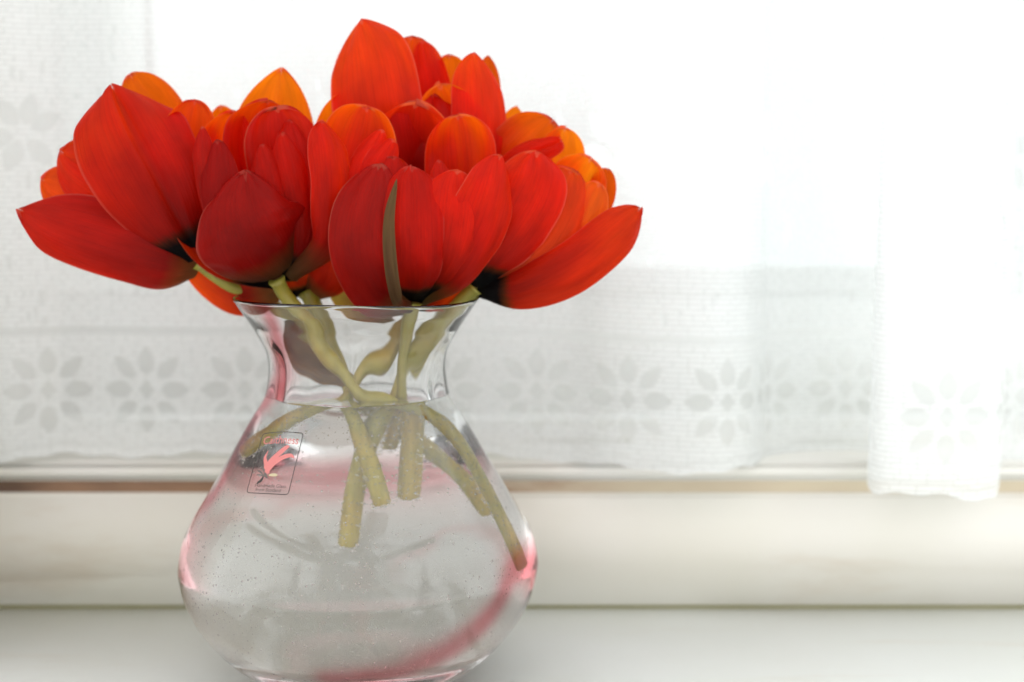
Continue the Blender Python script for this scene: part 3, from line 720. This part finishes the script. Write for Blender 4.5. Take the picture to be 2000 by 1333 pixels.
petal(Dd, [(838, 432, 95), (840, 340, 55), (842, 260, 50), (846, 190, 60)], 130, cup=.6, vm=.6)

# --- C: centre bloom
C = tulip('front centre tulip, cup shaped red bloom above the rim with a green streaked petal', (803, 596, -10))
stem(C, [(803, 592, -15), (797, 640, -10), (790, 720, -5), (785, 800, 0), (780, 900, 8), (776, 995, 12)], 19, 21)
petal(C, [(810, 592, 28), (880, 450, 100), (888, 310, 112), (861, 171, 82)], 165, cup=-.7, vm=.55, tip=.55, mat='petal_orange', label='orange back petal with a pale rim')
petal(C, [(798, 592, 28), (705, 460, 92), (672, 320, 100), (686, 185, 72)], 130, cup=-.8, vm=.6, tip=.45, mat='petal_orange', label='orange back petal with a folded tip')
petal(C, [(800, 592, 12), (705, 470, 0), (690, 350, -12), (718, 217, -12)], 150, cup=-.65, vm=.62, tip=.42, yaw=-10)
petal(C, [(805, 592, 18), (800, 460, 62), (802, 330, 62), (812, 205, 28)], 178, cup=-.95, vm=.62, tip=.42, mat='petal_dull_shaded', label='deep inner petal, red darkened for shade')
petal(C, [(812, 592, 10), (882, 470, 22), (905, 350, 8), (896, 231, -8)], 140, cup=-1.05, vm=.68, tip=.38, pw=4.5, mat='petal_plain', roll=-.7)
petal(C, [(795, 592, 0), (712, 460, -58), (702, 350, -78), (745, 257, -68)], 66, cup=1.2, vm=.66, tip=.42, yaw=-5)
petal(C, [(797, 592, 0), (730, 450, -62), (728, 350, -84), (768, 276, -74)], 62, cup=1.1, vm=.7, tip=.42)
petal(C, [(800, 592, -8), (768, 470, -80), (762, 390, -96), (768, 310, -86)], 78, cup=.7, vm=.7, tip=.35)
petal(C, [(812, 594, 16), (850, 590, 20), (882, 566, 30), (905, 500, 40)], 50, cup=.6, vm=.5, mat='petal')
petal(C, [(812, 590, -12), (846, 500, -88), (862, 405, -104), (858, 316, -86)], 56, cup=.9, vm=.6, tip=.55)
petal(C, [(814, 590, -12), (868, 515, -105), (890, 430, -128), (896, 336, -104)], 124, cup=.7, vm=.6, tip=.45, yaw=8)
petal(C, [(816, 588, -12), (880, 545, -80), (932, 468, -112), (962, 385, -108), (980, 306, -78)], 120, cup=.9, vm=.5, bw=.35, tip=.5, pw=2.5, yaw=(12, 24), mat='petal_plain', label='right front petal with a lighter rounded flank')
petal(C, [(806, 590, -15), (808, 545, -108), (806, 455, -150), (804, 330, -118)], 122, cup=.6, vm=.55, bw=.36, tip=.4)
petal(C, [(800, 598, -15), (748, 580, -85), (712, 505, -132), (712, 425, -136), (738, 326, -108)], 140, cup=.7, vm=.48, bw=.28, tip=.5, yaw=-8, mat='petal_dull_shaded', label='left front petal, dusky dark red')
petal(C, [(806, 600, -30), (778, 590, -108), (762, 520, -152), (759, 430, -156), (775, 350, -126)], 24, cup=.7, vm=.25, bw=.9, tip=.8, mat='petal_green', ruf=.5, label='narrow grey green strip along the petal edge')
pistil(C, 815, 480, 10)

# --- E: behind right
E = tulip('rear right tulip, orange bloom behind the right hand one with a crinkled folded petal', (915, 490, 110))
stem(E, [(915, 488, 110), (890, 560, 100), (860, 640, 80), (810, 720, 60), (760, 820, 60), (742, 900, 60)], 16, 14)
petal(E, [(915, 490, 150), (948, 360, 160), (970, 285, 160), (979, 224, 150)], 46, cup=-.5, mat='petal_orange')
petal(E, [(918, 490, 140), (962, 370, 150), (990, 290, 150), (1009, 212, 140)], 66, cup=-.5, mat='petal_orange')
petal(E, [(920, 490, 125), (968, 390, 105), (1012, 305, 92), (1075, 240, 82)], 118, cup=-.6, vm=.6, tip=.45, mat='petal_orange')
petal(E, [(922, 492, 112), (1005, 405, 92), (1080, 340, 82), (1104, 255, 70)], 92, cup=-.6, vm=.6, tip=.45, mat='petal_orange')
petal(E, [(918, 488, 88), (955, 385, 50), (1015, 312, 30), (1092, 272, 22)], 62, cup=.9, vm=.6, tip=.45, yaw=(0, -38), crease=.8, ruf=2.2, mat='petal', label='crinkled folded petal with a pink lit top')

# --- F: right bloom
Fl = tulip('rightmost tulip, open orange red bloom reaching out to the right', (927, 566, 0))
stem(Fl, [(928, 562, 2), (900, 592, 5), (850, 650, 5), (790, 730, 5), (735, 830, 0), (700, 950, -15), (684, 1088, -25)], 18, 18)
petal(Fl, [(932, 560, 40), (1020, 475, 68), (1100, 395, 70), (1152, 314, 50)], 120, cup=-.6, vm=.6, tip=.42, mat='petal_orange')
petal(Fl, [(934, 562, 40), (1050, 485, 60), (1150, 415, 60), (1187, 333, 50)], 60, cup=-.5, vm=.6, tip=.5, mat='petal_orange')
petal(Fl, [(934, 564, 8), (1020, 520, -16), (1112, 455, -28), (1168, 362, -18)], 84, cup=.55, vm=.6, tip=.45, mat='petal_orange')
petal(Fl, [(932, 563, 0), (1000, 512, -32), (1068, 432, -44), (1114, 335, -22)], 118, cup=.5, vm=.62, tip=.38, crease=.2, mat='petal_orange')
petal(Fl, [(930, 562, -8), (950, 500, -45), (1000, 420, -66), (1034, 355, -62), (1046, 300, -42)], 138, cup=.6, vm=.5, bw=.3, tip=.45, yaw=-4, mat='petal')
petal(Fl, [(932, 567, -4), (1010, 566, -42), (1112, 522, -64), (1192, 462, -54), (1248, 410, -30)], 98, hood=.1, cup=.75, vm=.5, bw=.35, tip=.5, yaw=6, mat='petal', label='lowest petal, long and pointing right')
pistil(Fl, 960, 530, 15)

# --- olive leaf tucked under the blooms
lf = thing('tulip_leaf', 'brownish olive leaf tucked in the vase mouth under the centre bloom', 'leaf', Q(700, 600, 50))
petal(lf, [(760, 640, 60), (715, 600, 50), (680, 560, 55), (655, 500, 80)], 90, cup=.5, mat='leaf', vm=.4)
petal(lf, [(560, 640, 40), (585, 690, 30), (640, 735, 10), (700, 742, 0)], 40, cup=.5, mat='leaf', vm=.4)
for ch in lf.children: ch.name = 'blade'; ch.data.name = 'blade'

# ------------------------------------------------------------------ air bubbles clinging inside
ico = []
def ico_unit():
    import bmesh
    bm = bmesh.new(); bmesh.ops.create_icosphere(bm, subdivisions=2, radius=1); v = np.array([x.co[:] for x in bm.verts]); f = np.array([[q.index for q in fc.verts] for fc in bm.faces]); bm.free(); return v, f
uv_, uf_ = ico_unit()
cent = []; rad = []
def add_b(p, r): cent.append(p); rad.append(r)
def wall_bubble(t, z, r):
    rr = float(r_in_floor(np.float64(z), t)) - r * .85 - .0002
    add_b((vx + rr * math.cos(t), VY + rr * math.sin(t), z + DZ), r)
zmin_, zmax_ = z_in0 + .002, WL - DZ - .004
for k in range(4200):
    t = rng.uniform(math.radians(185), math.radians(355)) ; z = rng.uniform(zmin_, zmax_)
    # clustered: dense on the left and centre belt, sparse low, fringe at the foot
    n_ = noise.noise(Vector((math.cos(t) * 3, math.sin(t) * 3, z * 60)))
    dens = .35 + .9 * math.exp(-((z - .060) / .016) ** 2) * (1 if t < math.radians(285) else .35) + .9 * math.exp(-((z - .010) / .006) ** 2) + n_ * .5
    if rng.random() < dens * .8: wall_bubble(t, z, rng.choice([.00018, .00023, .0003, .0004], p=[.35, .35, .2, .1]))
# on the stems
for tl in (A, B, C, Dd, Fl, G, E):
    st_ = [c for c in tl.children if c.name.startswith('stem')][0]; vs_ = [v.co.copy() for v in st_.data.vertices]; ns_ = [v.normal.copy() for v in st_.data.vertices]
    cand = [i for i, v in enumerate(vs_) if v.z < WL - .003 and ns_[i].y < .25]
    for k in range(240):
        if not cand: break
        i = int(rng.choice(cand)); r = rng.choice([.00024, .00032, .0004]); p = vs_[i] + ns_[i] * r * .7 + Vector(rng.normal(0, .0007, 3)) * .9
        add_b(tuple(p), r)
cent = np.array(cent); rad = np.array(rad)
bv = (cent[:, None, :] + uv_[None] * rad[:, None, None]).reshape(-1, 3); bf = (uf_[None] + (np.arange(len(cent)) * len(uv_))[:, None, None]).reshape(-1, 3)
me = bpy.data.meshes.new('air_bubbles'); me.from_pydata(bv.tolist(), [], bf.tolist()); me.update()
bo = link('air_bubbles', me, M['bubble'], water); bo['kind'] = 'stuff'
